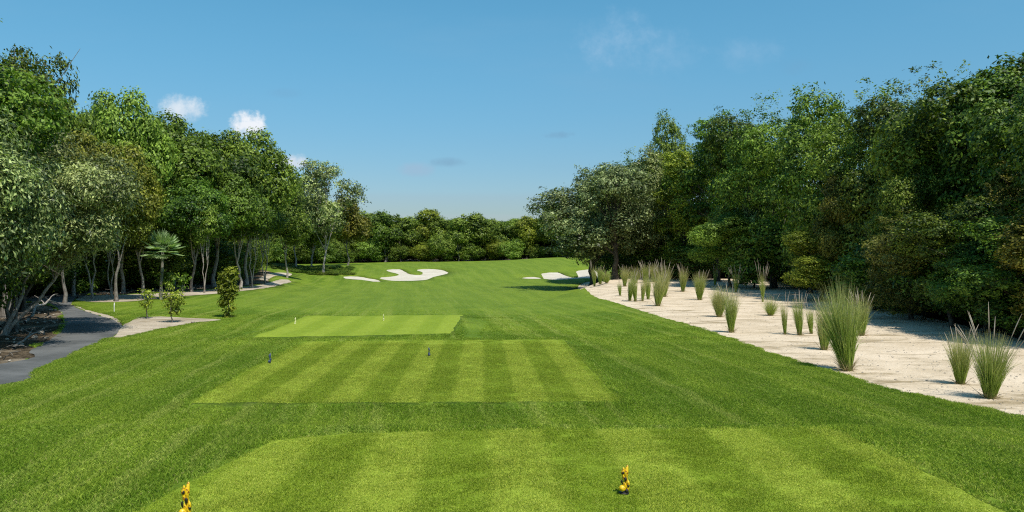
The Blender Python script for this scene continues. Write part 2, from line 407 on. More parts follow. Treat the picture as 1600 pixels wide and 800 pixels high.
# ------------------------------------------------------------------ geometry-node scatter for stuff
def scatter(name, P3, rot, scl, vid, objs, label, cat=None, mat=None):
    me = bpy.data.meshes.new(name); P3 = np.asarray(P3, np.float32); n = len(P3)
    me.vertices.add(n); me.vertices.foreach_set('co', P3.ravel())
    for nm, arr in (('rot', rot), ('scl', scl)):
        a = me.attributes.new(nm, 'FLOAT_VECTOR', 'POINT'); a.data.foreach_set('vector', np.asarray(arr, np.float32).ravel())
    a = me.attributes.new('vid', 'INT', 'POINT'); a.data.foreach_set('value', np.asarray(vid, np.int32))
    o = bpy.data.objects.new(name, me); COL.objects.link(o)
    ng = bpy.data.node_groups.new(name, 'GeometryNodeTree')
    ng.interface.new_socket('Geometry', in_out='INPUT', socket_type='NodeSocketGeometry')
    ng.interface.new_socket('Geometry', in_out='OUTPUT', socket_type='NodeSocketGeometry')
    N = ng.nodes; L = ng.links
    gi = N.new('NodeGroupInput'); go = N.new('NodeGroupOutput'); jn = N.new('GeometryNodeJoinGeometry')
    def attr(nm, ty):
        q = N.new('GeometryNodeInputNamedAttribute'); q.data_type = ty; q.inputs['Name'].default_value = nm
        return q.outputs[0]
    ra, sa, va = attr('rot', 'FLOAT_VECTOR'), attr('scl', 'FLOAT_VECTOR'), attr('vid', 'INT')
    for k, ob in enumerate(objs):
        oi = N.new('GeometryNodeObjectInfo'); oi.inputs['Object'].default_value = ob; oi.inputs['As Instance'].default_value = True
        cmp_ = N.new('FunctionNodeCompare'); cmp_.data_type = 'INT'; cmp_.operation = 'EQUAL'
        L.new(va, cmp_.inputs[2]); cmp_.inputs[3].default_value = k
        ip = N.new('GeometryNodeInstanceOnPoints')
        L.new(gi.outputs[0], ip.inputs['Points']); L.new(cmp_.outputs[0], ip.inputs['Selection']); L.new(oi.outputs['Geometry'], ip.inputs['Instance'])
        L.new(ra, ip.inputs['Rotation']); L.new(sa, ip.inputs['Scale']); L.new(ip.outputs[0], jn.inputs[0])
    L.new(jn.outputs[0], go.inputs[0])
    md = o.modifiers.new('scatter', 'NODES'); md.node_group = ng
    tag(o, label, cat, kind='stuff')
    return o
def proto(name, me, mat):      # geometry that only scatters use: never linked to the scene itself
    me.materials.clear(); me.materials.append(mat)
    return bpy.data.objects.new(name, me)

def blade_patch(seed, rad, n, h, wd, lean):
    r = np.random.default_rng(seed)
    a = r.uniform(0, 2 * np.pi, n); rr = rad * np.sqrt(r.uniform(0, 1, n)); bx, by = rr * np.cos(a), rr * np.sin(a)
    hh = h * r.uniform(.55, 1.25, n); d = r.uniform(0, 2 * np.pi, n); ln = hh * lean * r.uniform(.2, 1.3, n)
    ww = wd * r.uniform(.7, 1.3, n) / 2; q = r.uniform(0, 2 * np.pi, n)
    v = np.zeros((n, 4, 3))
    v[:, 0] = np.column_stack([bx - ww * np.cos(q), by - ww * np.sin(q), np.full(n, -.004)])
    v[:, 1] = np.column_stack([bx + ww * np.cos(q), by + ww * np.sin(q), np.full(n, -.004)])
    mx, my = bx + .4 * ln * np.cos(d), by + .4 * ln * np.sin(d)
    v[:, 2] = np.column_stack([mx + .6 * ww * np.cos(q), my + .6 * ww * np.sin(q), hh * .6])
    v[:, 3] = np.column_stack([bx + ln * np.cos(d), by + ln * np.sin(d), hh])
    base = np.arange(n)[:, None] * 4
    f = base + np.array([[0, 1, 2, 3]])
    tone = np.repeat(np.where(r.uniform(0, 1, n) < .03, 2.0, r.uniform(0, 1, n) ** 1.5), 4)
    return mesh_np('blades', v.reshape(-1, 3), f, tone=tone)
def grass_pts(n, dmin, dmax, power, seed):
    r = np.random.default_rng(seed)
    D_ = np.sqrt(dmin ** 2 + (dmax ** 2 - dmin ** 2) * r.uniform(0, 1, n)); D_ = np.where(r.uniform(0, 1, n) < ss((D_ - 20) / (dmax - 20)) * .9, np.sqrt(dmin ** 2 + (22 ** 2 - dmin ** 2) * r.uniform(0, 1, n)), D_)
    x = r.uniform(-.76, .76, n) * D_
    return x, D_
x, y = grass_pts(80000, 5.6, 42, 1.15, 5); rg = region(x, y)
edge_ok = np.ones(len(x), bool)                       # keep tufts from straddling a mown edge
for ox, oy in ((.11, 0), (-.11, 0), (0, .11), (0, -.11)):
    r2 = region(x + ox, y + oy); edge_ok &= (r2 == rg) | ~((np.isin(r2, [7, 8, 9])) | (np.isin(rg, [7, 8, 9])))
def do_grass(name, sel, patches, label, hs, fade):
    X, Y = x[sel], y[sel]; n = len(X); r = np.random.default_rng(len(X))
    s = hs * (1 - ss((Y - fade) / (42 - fade)) * .75)
    dk = 1 + .35 * (np.sin(X * 2.3 + Y) * np.sin(X * .9 - Y * 2.1))
    dk *= 1 + (X < 6) * (.9 * np.exp(-((Y - 11.3) / .4) ** 2) + 1.3 * np.exp(-((Y - 24.1) / .5) ** 2) + 1.6 * np.exp(-((Y - 34.6) / .5) ** 2) * (X < 0))
    scatter(name, np.column_stack([X, Y, height(X, Y)]), np.column_stack([np.zeros(n), np.zeros(n), r.uniform(0, 6.28, n)]),
            np.column_stack([np.ones(n), np.ones(n), s * dk]), r.integers(0, len(patches), n), patches, label, 'grass')
rough_p = [proto('turf_patch', blade_patch(100 + i, .13, 100, .036, .006, .9), M_BL) for i in range(5)]
do_grass('rough_grass', (rg == -1) & edge_ok, rough_p, 'thick mid green grass blades of the mown rough between the tees', 1.0, 12)
for k in range(2):
    tp = [proto('turf_patch', blade_patch(200 + 10 * k + i, .14, 110, .013, .005, 1.3), M_BT[k]) for i in range(3)]
    sel = (rg == ORDER.index('tee_%d' % k)) & (y < 25)
    do_grass('tee_grass', sel, tp, ['short pale turf blades on the nearest tee', 'short striped turf blades on the middle tee'][k], 1.0, 14)

# ------------------------------------------------------------------ foliage
def leaf_mat(name, a, b, trans=.24, rough=.5, dead=None):
    m, t = mat_new(name)
    at = t.n('ShaderNodeAttribute', attribute_name='tone'); oi = t.n('ShaderNodeObjectInfo')
    c = t.mix(at.outputs['Fac'], a, b)
    if dead: c = t.mix(t.ramp(at.outputs['Fac'], .93, .95), c, dead)
    h = t.n('ShaderNodeHueSaturation'); t.set(h.inputs['Color'], c)
    t.set(h.inputs['Hue'], t.m('ADD', .488, t.m('MULTIPLY', oi.outputs['Random'], .024)))
    t.set(h.inputs['Value'], t.m('ADD', .85, t.m('MULTIPLY', oi.outputs['Random'], .3)))
    finish(t, h.outputs[0], rough, None, .25, (t.mix(1, h.outputs[0], (1.3, 1.5, .6), 'MULTIPLY'), trans))
    return m
LM = {
 'dark':   leaf_mat('dark_green_leaves', (.019, .046, .005), (.205, .310, .036)),
 'mid':    leaf_mat('mid_green_leaves', (.026, .056, .006), (.275, .365, .045)),
 'bright': leaf_mat('bright_green_leaves', (.048, .085, .009), (.340, .450, .062)),
 'olive':  leaf_mat('olive_leaves', (.060, .070, .008), (.310, .300, .040)),
 'grey':   leaf_mat('grey_green_leaves', (.032, .052, .013), (.51, .58, .20), .2, .4),
 'silver': leaf_mat('silvery_leaves', (.045, .066, .018), (.410, .480, .190), .2, .45),
 'yellow': leaf_mat('yellow_green_leaves', (.075, .115, .008), (.380, .440, .045)),
 'brown':  leaf_mat('brownish_green_leaves', (.040, .055, .010), (.300, .300, .060)),
 'palm':   leaf_mat('palm_fronds', (.17, .27, .10), (.45, .56, .28)),
}
def bark_mat(name, a, b):
    m, t = mat_new(name); p, x, y, z = pos(t)
    n = t.noise(t.vec(x, y, t.m('MULTIPLY', z, .3)), 14, 5, .7); k = t.noise(p, 2.5, 3, .6)
    c = t.mix(t.ramp(n, .38, .62), a, b); c = t.mix(t.ramp(k, .55, .7, 0, .5), c, tuple(q * .5 for q in a))
    finish(t, c, .85, (n, .6, .03), .15); return m
BK = {'pale': bark_mat('pale_bark', (.22, .19, .155), (.42, .38, .33)), 'dark': bark_mat('dark_bark', (.045, .036, .028), (.13, .11, .085)),
      'grey': bark_mat('grey_bark', (.13, .115, .095), (.28, .255, .22))}

def nrm(v): return v / np.maximum(np.linalg.norm(v, axis=-1, keepdims=True), 1e-6)
def leaves(pos_, out, size, aspect, tone, seed, droop=.3, rnd=.8):
    r = np.random.default_rng(seed); n = len(pos_)
    N_ = nrm(out * 1.0 + np.array([0, 0, .35]) + r.normal(0, rnd * .62, (n, 3)))
    T = nrm(out * .5 + r.normal(0, .8, (n, 3)) - np.array([0, 0, droop]))
    T = nrm(T - N_ * np.sum(T * N_, 1, keepdims=True)); B = np.cross(N_, T)
    s = (size * r.uniform(.65, 1.3, n))[:, None]
    v = np.stack([pos_ - T * s * .5, pos_ + B * s * aspect * .5 + T * s * .05, pos_ + T * s * .5 - N_ * s * .08, pos_ - B * s * aspect * .5 + T * s * .05], 1)
    f = np.arange(n)[:, None] * 4 + np.array([[0, 1, 2, 3]])
    return v.reshape(-1, 3), f, np.repeat(tone, 4)
def crown(seed, c, rad, nl, ncl, per, size, aspect=.5, cr=.32, lobe=.40, wisp=0, droop=.3, spread=.62, inner=.12):
    """leaf clusters spread over the shells of many lobes that make up the crown"""
    r = np.random.default_rng(seed); rad = np.array(rad, float); c = np.array(c, float)
    d = nrm(r.normal(0, 1, (nl, 3)) + np.array([0, 0, .12]))
    lc = d * rad * spread * r.uniform(.65, 1.15, (nl, 1)); lr = lobe * rad.mean() * r.uniform(.6, 1.25, nl)
    lt = r.uniform(-.30, .30, nl)
    w_ = lr ** 2; k = r.choice(nl, ncl, p=w_ / w_.sum())
    dd = nrm(r.normal(0, 1, (ncl, 3)) + np.array([0, 0, .15]))
    sh = np.where(r.uniform(0, 1, ncl) < inner, r.uniform(.2, .9, ncl), r.uniform(.88, 1.08, ncl))
    cc = lc[k] + dd * (lr[k] * sh)[:, None] * np.array([1, 1, .85])
    # drop clusters lying deep within another lobe
    deep = np.zeros(ncl, bool)
    for j in range(nl):
        deep |= (np.linalg.norm(cc - lc[j], axis=1) < lr[j] * .72) & (k != j)
    keep = ~deep | (r.uniform(0, 1, ncl) < inner * 1.5); cc, k, dd = cc[keep], k[keep], dd[keep]
    if wisp:
        m_ = wisp; top = nrm(r.normal(0, 1, (m_, 3)) * [.8, .8, .4] + [0, 0, .8])
        wc = np.repeat(top * rad * 1.0, 5, 0) * np.tile(np.linspace(.86, 1.08, 5), m_)[:, None] + r.normal(0, .12, (m_ * 5, 3))
        cc = np.vstack([cc, wc]); k = np.concatenate([k, r.integers(0, nl, m_ * 5)]); dd = np.vstack([dd, np.repeat(top, 5, 0)])
    per_ = np.maximum(3, (per * r.uniform(.4, 1.6, len(cc))).astype(int))
    idx = np.repeat(np.arange(len(cc)), per_); n = len(idx)
    off = r.normal(0, 1, (n, 3)) * [1, 1, .6]; p_ = cc[idx] + off * cr * r.uniform(.7, 1.2, (n, 1)) * .6
    out = nrm(dd[idx] * .9 + nrm(p_) * .3 + off * .25)
    ct = r.uniform(-.2, .2, len(cc))
    tone = np.clip(.40 + lt[k[idx]] + ct[idx] + r.normal(0, .33, n), 0, 1)
    p_ = p_ + c
    p_[:, 2] = np.maximum(p_[:, 2], .05)
    return leaves(p_, out, size, aspect, tone, seed + 1, droop), lc + c, lr
def tube(pts_, rad, sides=7):
    pts_ = np.array(pts_, float); n = len(pts_); V_ = []; F_ = []
    tg = nrm(np.gradient(pts_, axis=0)); up_ = np.array([.31, .94, .12])
    for i in range(n):
        a_ = nrm(np.cross(tg[i], up_)); b_ = np.cross(tg[i], a_)
        for s in range(sides):
            q = 2 * np.pi * s / sides; V_.append(pts_[i] + rad[i] * (np.cos(q) * a_ + np.sin(q) * b_))
    for i in range(n - 1):
        for s in range(sides):
            s2 = (s + 1) % sides; F_.append((i * sides + s, i * sides + s2, (i + 1) * sides + s2, (i + 1) * sides + s))
    F_.append(tuple((n - 1) * sides + s for s in (0, 2, 4, 5))) if sides > 5 else None
    return np.array(V_), np.array([f for f in F_ if f is not None])
def join(parts):
    V_, F_, o = [], [], 0
    for v, f in parts: V_.append(v); F_.append(f + o); o += len(v)
    return np.vstack(V_), np.vstack(F_)
def limb(p0, p1, r0, r1, seed, seg=7, wig=.12, sides=7):
    r = np.random.default_rng(seed); p0 = np.array(p0, float); p1 = np.array(p1, float); L = np.linalg.norm(p1 - p0)
    t_ = np.linspace(0, 1, seg)[:, None]; p = p0 + (p1 - p0) * t_
    w_ = r.normal(0, wig * L / seg, (seg, 3)).cumsum(0); w_ -= w_[0] + (w_[-1] - w_[0]) * t_
    p = p + w_; p[:, 2] += np.sin(t_[:, 0] * np.pi) * .04 * L
    return tube(p, np.linspace(r0, r1, seg), sides), p
def trunk(seed, base, top, r0, lobes, nbr, twigs=2, flare=1.5, stems=1):
    r = np.random.default_rng(seed); parts = []
    order = r.permutation(len(lobes))[:nbr]
    for s in range(stems):
        b = np.array(base) + (r.normal(0, .18, 3) * [1, 1, 0] if stems > 1 else 0)
        tp = np.array(top) + (r.normal(0, .7, 3) * [1, 1, .3] if stems > 1 else 0)
        rr = r0 / (stems ** .5)
        seg = 10; t_ = np.linspace(0, 1, seg); w_ = r.normal(0, .06 * np.linalg.norm(tp - b) / 3, (seg, 3)).cumsum(0) * [1, 1, .1]; w_ -= np.outer(t_, w_[-1]) + w_[0] * (1 - t_)[:, None]
        p = b + np.outer(t_, tp - b) + w_; p[0, 2] = b[2] - .25
        rad = rr * (1 - .55 * t_); rad[0] *= flare; rad[1] *= 1 + (flare - 1) * .3
        parts.append(tube(p, rad, 8))
        for j in order[s::stems]:
            st = p[r.integers(4, seg)]; en = lobes[j]
            tb, q = limb(st, en, rr * .42, rr * .13, seed * 77 + int(j)); parts.append(tb)
            for m_ in range(twigs):
                e2 = en + r.normal(0, 1, 3) * .9 * [1, 1, .7]
                tb, _ = limb(q[r.integers(3, 6)], e2, rr * .17, rr * .04, seed * 91 + int(j) * 7 + m_, 5, sides=7); parts.append(tb)
    v, f = join(parts)
    return mesh_np('trunk', v, f, smooth=True)
KIND = {}
def kind(key, H, c, rad, nl, ncl, per, size, tr=.16, nbr=9, stems=1, tz=.6, seed=1, **kw):
    (v, f, tn), lc, lr = crown(seed, c, rad, nl, ncl, per, size, **kw)
    tm = trunk(seed + 500, (0, 0, 0), (c[0] * .7, c[1] * .7, c[2] - rad[2] * (1 - tz)), tr, lc, nbr, stems=stems)
    KIND[key] = (H, mesh_np('crown', v, f, tone=tn), tm)
# every kind is modelled at its own height H and scaled a little per tree
kind('broad_a', 12, (0, 0, 7.6), (3.9, 3.8, 4.3), 26, 2300, 17, .26, .15, seed=11, cr=.42, lobe=.34)
kind('broad_b', 12, (.3, 0, 7.3), (4.2, 3.7, 4.5), 30, 2300, 17, .25, .14, seed=12, cr=.40, lobe=.32)
kind('slender', 10, (0, 0, 7.2), (2.3, 2.3, 2.7), 14, 900, 16, .22, .10, seed=13, cr=.34, lobe=.40, stems=2)
kind('wall_a', 10, (0, 0, 5.0), (3.1, 3.1, 4.9), 22, 2700, 18, .165, .14, seed=14, cr=.27, lobe=.33, spread=.72, inner=.06)
kind('wall_b', 10, (0, 0, 5.1), (3.0, 3.3, 4.8), 25, 2700, 18, .155, .14, seed=15, cr=.26, lobe=.31, spread=.74, inner=.06, wisp=22)
kind('wall_c', 10, (.2, 0, 5.2), (2.7, 2.9, 4.7), 19, 2500, 17, .18, .14, seed=16, cr=.29, lobe=.36, spread=.70, inner=.06, wisp=10, stems=2)
kind('column', 10, (0, 0, 5.3), (1.8, 1.8, 4.7), 30, 1700, 18, .15, .12, seed=17, cr=.26, lobe=.28, spread=.72, wisp=8)
kind('drooping', 8, (0, 0, 4.9), (3.8, 3.7, 3.2), 30, 2900, 17, .175, .14, seed=18, cr=.36, lobe=.30, aspect=.36, droop=.9, stems=3, spread=.72)
kind('airy', 11, (0, 0, 6.6), (4.6, 4.4, 4.3), 30, 1900, 16, .21, .26, seed=19, cr=.36, lobe=.28, spread=.74, inner=.2, wisp=9, nbr=18)
kind('open', 13, (0, 0, 8.9), (5.2, 4.2, 4.0), 26, 1300, 15, .27, .15, seed=43, cr=.44, lobe=.27, spread=.80, wisp=8, nbr=14, tz=.3)
kind('leaning', 8, (3.2, 0, 5.5), (3.2, 3.4, 2.6), 26, 2600, 17, .17, .13, seed=28, cr=.36, lobe=.32, aspect=.36, droop=.9, stems=2, spread=.70, nbr=6)
kind('bush_a', 3, (0, 0, 1.4), (1.9, 1.9, 1.5), 18, 900, 15, .13, .05, seed=21, cr=.22, lobe=.36)
kind('bush_b', 3, (0, 0, 1.35), (2.2, 1.7, 1.5), 20, 900, 15, .12, .05, seed=22, cr=.20, lobe=.33, wisp=14)
kind('far_a', 10, (0, 0, 5.9), (3.3, 3.3, 4.0), 20, 1050, 14, .32, .12, seed=23, cr=.42, lobe=.33)
kind('far_b', 10, (0, 0, 5.4), (3.0, 3.4, 4.4), 22, 1050, 14, .31, .11, seed=24, cr=.40, lobe=.32, wisp=2, stems=2)

LC = {k_: (sum(1 for _ in ())) for k_ in KIND}
FIRST = {}
def tree(k_, px, D_, ytop, pal, label, name='broadleaf_tree', cat='tree', bark='grey', wide=1.0, group=None, seed=0, dx=0.0):
    rot = 0.25 if k_ == 'leaning' else None
    H, cm, tm = KIND[k_]
    x_ = P(px, D_) + dx; z0 = hz(x_, D_)
    h = CAM_Z + (HZ - ytop) / F * D_ - z0
    s = h / H
    r = random.Random(int(px * 13 + D_ * 7) + seed)
    o = empty(name, (x_, D_, z0 - .03), r.uniform(0, 6.28) if rot is None else rot, (s * wide, s * wide, s))
    tag(o, label, cat, group)
    link('crown', cm, o, LM[pal]); link('trunk', tm, o, BK[bark])
    return o

# ---- right-hand woods, near to far
GR = 'trees of the right hand woods'; GL = 'trees of the left hand woods'
RT = [
 ('wall_a', 1108, 74, 195, 'dark', 'dark tree between the yellow-green narrow one and the pointed dark one', 1.0),
 ('wall_a', 975, 90, 240, 'mid', 'green tree filling the wall right behind the big silvery tree', 1.1),
 ('wall_c', 948, 88, 262, 'grey', 'grey-green tree close behind the big silvery tree', 1.15),
 ('far_b', 880, 138, 300, 'mid', 'lower green tree where the right woods meet the far row', 1.2),
 ('wall_b', 1003, 90, 236, 'mid', 'mid green tree between the silvery tree and the airy tall one', 1.1),
 ('wall_b', 1665, 23, 60, 'dark', 'tall dark tree at the right frame edge', 1.0),
 ('wall_a', 1592, 27, 86, 'mid', 'mid green leafy tree behind the rightmost grass clumps', 1.0),
 ('wall_c', 1548, 31, 88, 'dark', 'very dark tree rising at top right beside the round bright top', 1.05),
 ('wall_a', 1480, 33, 80, 'mid', 'tallest round-topped green tree at upper right', 1.12),
 ('wall_b', 1425, 36, 110, 'dark', 'dark tree left of the tallest round-topped one', .9),
 ('wall_a', 1375, 40, 126, 'mid', 'green tree with raised shoots beside the sharp dip in the right skyline', .9),
 ('wall_b', 1322, 44, 134, 'mid', 'light topped tree behind the biggest grass clump', 1.0),
 ('wall_c', 1265, 50, 140, 'mid', 'loose tree with thin shoots above the right skyline', .95),
 ('wall_b', 1212, 56, 152, 'mid', 'mid green tree above the round low bush', .9),
 ('wall_a', 1160, 62, 166, 'mid', 'mid green tree behind the pale leaved one', .9),
 ('column', 1122, 66, 172, 'dark', 'tall narrow dark tree with a pointed round top', 1.2),
 ('column', 1066, 70, 226, 'yellow', 'yellow-green narrow tree in the middle of the right woods', 1.25),
 ('wall_c', 1040, 78, 178, 'mid', 'loose tall tree with sparse top beside the yellow-green one', .62),
 ('wall_c', 1008, 76, 232, 'grey', 'grey-green tree behind the cluster of grass clumps', .9),
 ('airy', 962, 72, 244, 'silver', 'big silvery tree with dark trunk at the far end of the sand', 1.15),
 ('airy', 926, 75, 274, 'silver', 'pale grey tree leaning out over the fairway crest', 1.6),
 ('wall_c', 1178, 57, 262, 'grey', 'pale leaved tree in front of the mid green trees', .62),
 ('wall_a', 1290, 42, 250, 'olive', 'lower olive tree over the yellow-green bush', .8),
 ('wall_b', 1395, 33, 235, 'mid', 'lower green tree in front of the skyline dip', .8),
 ('wall_c', 1520, 26.5, 255, 'olive', 'olive lower tree behind the paired grass clumps', .85),
]
for a_ in RT: tree(*a_[:5], a_[5], bark='dark', wide=a_[6] * .93, group=GR, dx=1.0 if a_[2] < 50 else 0.0)
BT = [('wall_a', 1262, 43, 355, 'yellow', 'round yellow-green bush at the back of the sand', 1.9),
      ('wall_a', 1140, 57, 320, 'bright', 'bright green bush below the pale leaved tree', 1.5),
      ('bush_a', 1340, 36, 372, 'dark', 'dark bush right of the round yellow-green bush', 1.2),
      ('wall_b', 1395, 30.5, 330, 'brown', 'brownish bush behind the biggest grass clump', 1.5),
      ('wall_a', 1455, 27.5, 300, 'mid', 'mid green bush at the sand edge below the tallest tree', 1.4),
      ('wall_a', 1500, 25.5, 360, 'dark', 'low dark bush left of the paired grass clumps', 1.8),
      ('wall_b', 1560, 23.5, 310, 'dark', 'dark bush right behind the paired grass clumps', 1.6),
      ('wall_c', 1640, 21.5, 270, 'olive', 'olive bush at the right frame edge', 1.4),
      ('bush_a', 1205, 55, 340, 'dark', 'dark bush left of the round yellow-green bush', 1.2),
      ('bush_b', 1088, 69, 372, 'dark', 'dark bush under the narrow trees', 1.5),
      ('bush_a', 1035, 76, 370, 'dark', 'dark bush behind the grass clump cluster', 1.6),
      ('bush_b', 985, 82, 375, 'dark', 'dark bush right of the silvery tree trunk', 1.6)]
for a_ in BT: tree(*a_[:5], a_[5], name='bush', cat='bush', bark='dark', wide=a_[6], group='bushes edging the right hand woods', dx=.8 if a_[2] < 50 else 0.0)

# ---- left-hand woods
LT = [
 ('wall_b', -95, 24, 20, 'dark', 'tall dark tree just past the left frame edge', 1.0, 'dark'),
 ('airy', 8, 33, 48, 'mid', 'tallest tree at upper left with airy twigs', .62, 'grey'),
 ('wall_c', 28, 36, 100, 'dark', 'dark ivy like tree under the tallest left tree', .7, 'dark'),
 ('drooping', 25, 27.5, 205, 'grey', 'grey-green drooping tree at the left frame edge', 1.0, 'grey'),
 ('leaning', -5, 26, 240, 'grey', 'grey-green tree leaning out over the cart path', 1.0, 'pale'),
 ('drooping', -70, 21, 190, 'grey', 'grey-green tree outside the left frame edge', 1.0, 'grey'),
 ('broad_b', 115, 48, 118, 'bright', 'round bright topped tree left of its twin on the left skyline', .62, 'pale'),
 ('broad_a', 192, 52, 122, 'bright', 'round bright topped tree right of its twin on the left skyline', .62, 'pale'),
 ('broad_b', 100, 42, 172, 'olive', 'feathery olive tree above the grey-green ones', .75, 'grey'),
 ('broad_a', 182, 44, 208, 'olive', 'olive tree right of the feathery one', .75, 'grey'),
 ('broad_a', 268, 58, 164, 'dark', 'big dark green tree above the fan palm', .95, 'grey'),
 ('broad_b', 335, 61, 174, 'dark', 'big dark green tree in the middle of the left mass', .95, 'pale'),
 ('broad_a', 385, 64, 188, 'mid', 'dense rounded tree at the right end of the left mass', .85, 'pale'),
 ('broad_b', 300, 53, 255, 'dark', 'lower dark tree in front of the left mass', .95, 'grey'),
 ('broad_a', 375, 58, 262, 'dark', 'lower dense tree leaning over the lawn', .9, 'pale'),
 ('broad_b', 222, 52, 240, 'mid', 'mid green tree left of the fan palm', .9, 'pale'),
 ('slender', 146, 45.5, 262, 'mid', 'forked pale trunk tree beside the path bend', 1.0, 'pale'),
 ('slender', 172, 46.5, 270, 'mid', 'twin pale straight trunks right of the forked one', .8, 'pale'),
 ('slender', 318, 52, 300, 'bright', 'thin trunk tree with a bright low tuft of leaves', .7, 'pale'),
 ('slender', 392, 60, 290, 'dark', 'leaning pale trunk tree at the lawn edge', .9, 'pale'),
 ('slender', 412, 68, 300, 'mid', 'slim pale trunk tree at the end of the left mass', 1.0, 'pale'),
 ('broad_b', 448, 86, 268, 'mid', 'green tree between the left mass and the open tree', .75, 'pale'),
 ('open', 506, 100, 254, 'grey', 'lone open tree with pale trunk and airy crown', .95, 'pale'),
 ('broad_b', 462, 106, 272, 'mid', 'taller green tree filling in behind the lone open tree', .8, 'pale'),
 ('far_b', 488, 108, 285, 'mid', 'small tree close behind the lone open tree', 1.0, 'pale'),
 ('far_a', 543, 116, 300, 'olive', 'olive tree right of the lone open tree', 1.0, 'grey'),
]
for a_ in LT: tree(*a_[:5], a_[5], bark=a_[7], wide=a_[6], group=GL)

# ---- far row beyond the mound
rr = random.Random(5)
tops = [(415, 310), (440, 318), (465, 322), (490, 318), (515, 322), (540, 326), (562, 318), (584, 326), (603, 320), (626, 330), (648, 328), (672, 324), (694, 332), (716, 331),
        (738, 323), (760, 333), (784, 335), (806, 334), (828, 322), (850, 330), (872, 322), (896, 328), (920, 330), (944, 330)]
LBL = {603: 'far dark tree poking above the row behind the left bunker', 738: 'far tree with a small knob above the middle of the far row'}
spots = ['behind the lone open tree', 'behind the low shrubs', 'behind the long thin bunker', 'behind the large lobed bunker', 'behind the middle of the mound', 'behind the right crest', 'behind the right bunker', 'beside the silvery tree']
cols = ['mid', 'bright', 'mid', 'bright', 'yellow', 'mid', 'bright']
words = {'mid': 'mid green', 'bright': 'fresh bright green', 'dark': 'deep green', 'yellow': 'yellowish green'}
sides = ['left', 'middle', 'right']
for i, (px, yt) in enumerate(tops):
    pal = 'dark' if px in (603,) else cols[i % 7]
    Df = 142 + rr.uniform(-4, 7)
    lb = LBL.get(px, 'far %s tree %s, %s one of three' % (words[pal], spots[i // 3], sides[i % 3]))
    tree('far_a' if i % 2 else 'far_b', px, Df, yt + rr.uniform(-6, 4), pal, lb, bark='pale', wide=1.15, group='far row of trees beyond the fairway')
for i, (px, yt) in enumerate([(430, 376), (470, 372), (520, 380), (575, 368), (620, 380), (665, 376), (690, 366), (735, 378), (780, 374), (800, 370), (838, 382), (880, 378)]):
    pal = ['bright', 'mid', 'yellow'][i % 3]
    tree('bush_a' if i % 2 else 'bush_b', px, 137 + (i % 3), yt, pal, 'far %s bush at the foot of the far trees, number %s from the left' % (['bright', 'mid green', 'yellowish'][i % 3], ['one', 'two', 'three', 'four', 'five', 'six', 'seven', 'eight', 'nine', 'ten', 'eleven', 'twelve'][i]),
         name='bush', cat='bush', bark='dark', wide=1.2, group='bushes under the far trees')

# ---- the woods behind, one mass
def crown_obj(k_, pal):
    me = KIND[k_][1].copy(); return proto(k_, me, LM[pal])
wood = [crown_obj('far_a', 'dark'), crown_obj('far_b', 'mid'), crown_obj('bush_a', 'dark'), crown_obj('bush_b', 'mid'), crown_obj('wall_a', 'mid')]
WP, WR, WS, WV = [], [], [], []
r = np.random.default_rng(77)
def wadd(x_, y_, h, v, H=10, wide=1.2):
    s = h / H; WP.append((x_, y_, hz(x_, y_) - .1)); WR.append((0, 0, r.uniform(0, 6.28))); WS.append((s * wide, s * wide, s)); WV.append(v)
lx = lambda y_: np.interp(y_, [0, 20, 30, 45, 55, 65, 80, 100, 120, 135], [-24, -24, -25, -32, -30.5, -27, -29.5, -37, -41, -30])
rx = lambda y_: np.interp(y_, [0, 20, 30, 45, 60, 72, 90, 110, 135], [19, 20, 24, 26, 30, 34, 28, 31, 38])
for y_ in np.arange(-12, 136, 3.6):
    for k_ in range(5):
        hl = np.interp(y_, [0, 30, 60, 90, 135], [8, 8.5, 9.5, 10, 9]) * r.uniform(.8, 1.0)
        wadd(lx(y_) - 1 - 4 * k_ + r.normal(0, .8), y_ + r.normal(0, .8), hl, r.integers(0, 2))
        hr = np.interp(y_, [0, 30, 60, 75, 100, 135], [6.5, 7.5, 11, 11.5, 8.5, 7.5]) * r.uniform(.8, 1.0)
        wadd(rx(y_) + 1 + 4 * k_ + r.normal(0, .8), y_ + r.normal(0, .8), hr, r.integers(0, 2))
for x_ in np.arange(-60, 62, 4.0):
    for k_ in range(4): wadd(x_ + r.normal(0, 1), 151 + 5 * k_ + r.normal(0, 1), r.uniform(7.6, 9.4), r.integers(0, 2))
scatter('woodland', WP, WR, WS, WV, wood, 'dense mass of trees filling the woods behind the front rows', 'woodland')
# undergrowth: low leafy mass inside the woods
WP, WR, WS, WV = [], [], [], []
rxe = lambda y_: np.interp(y_, [12, 19, 25, 32, 40, 50, 64, 70, 77, 88, 110, 136], [14.2, 14.2, 15.2, 16.5, 17.0, 19.5, 23, 23.5, 19.5, 17, 20, 25])
for y_ in np.arange(16, 136, 1.3):
    for k_ in range(3):
        wadd(rxe(y_) + 2.0 + 2.0 * k_ + r.normal(0, .6), y_, r.uniform(2.0, 4.2), r.integers(2, 4), 3, 1.25)
        if y_ > 34 or k_: wadd(lx(y_) + 1.5 - 2.2 * k_ + r.normal(0, .6), y_, r.uniform(2.2, 4.6), r.integers(2, 4), 3, 1.2)
for x_ in np.arange(-50, 50, 1.6):
    for k_ in range(2): wadd(x_, 144 + 4 * k_ + r.normal(0, .8), r.uniform(2, 3.8), r.integers(2, 4), 3, 1.4)
scatter('undergrowth', WP, WR, WS, WV, wood, 'dark leafy undergrowth between the trunks', 'undergrowth')
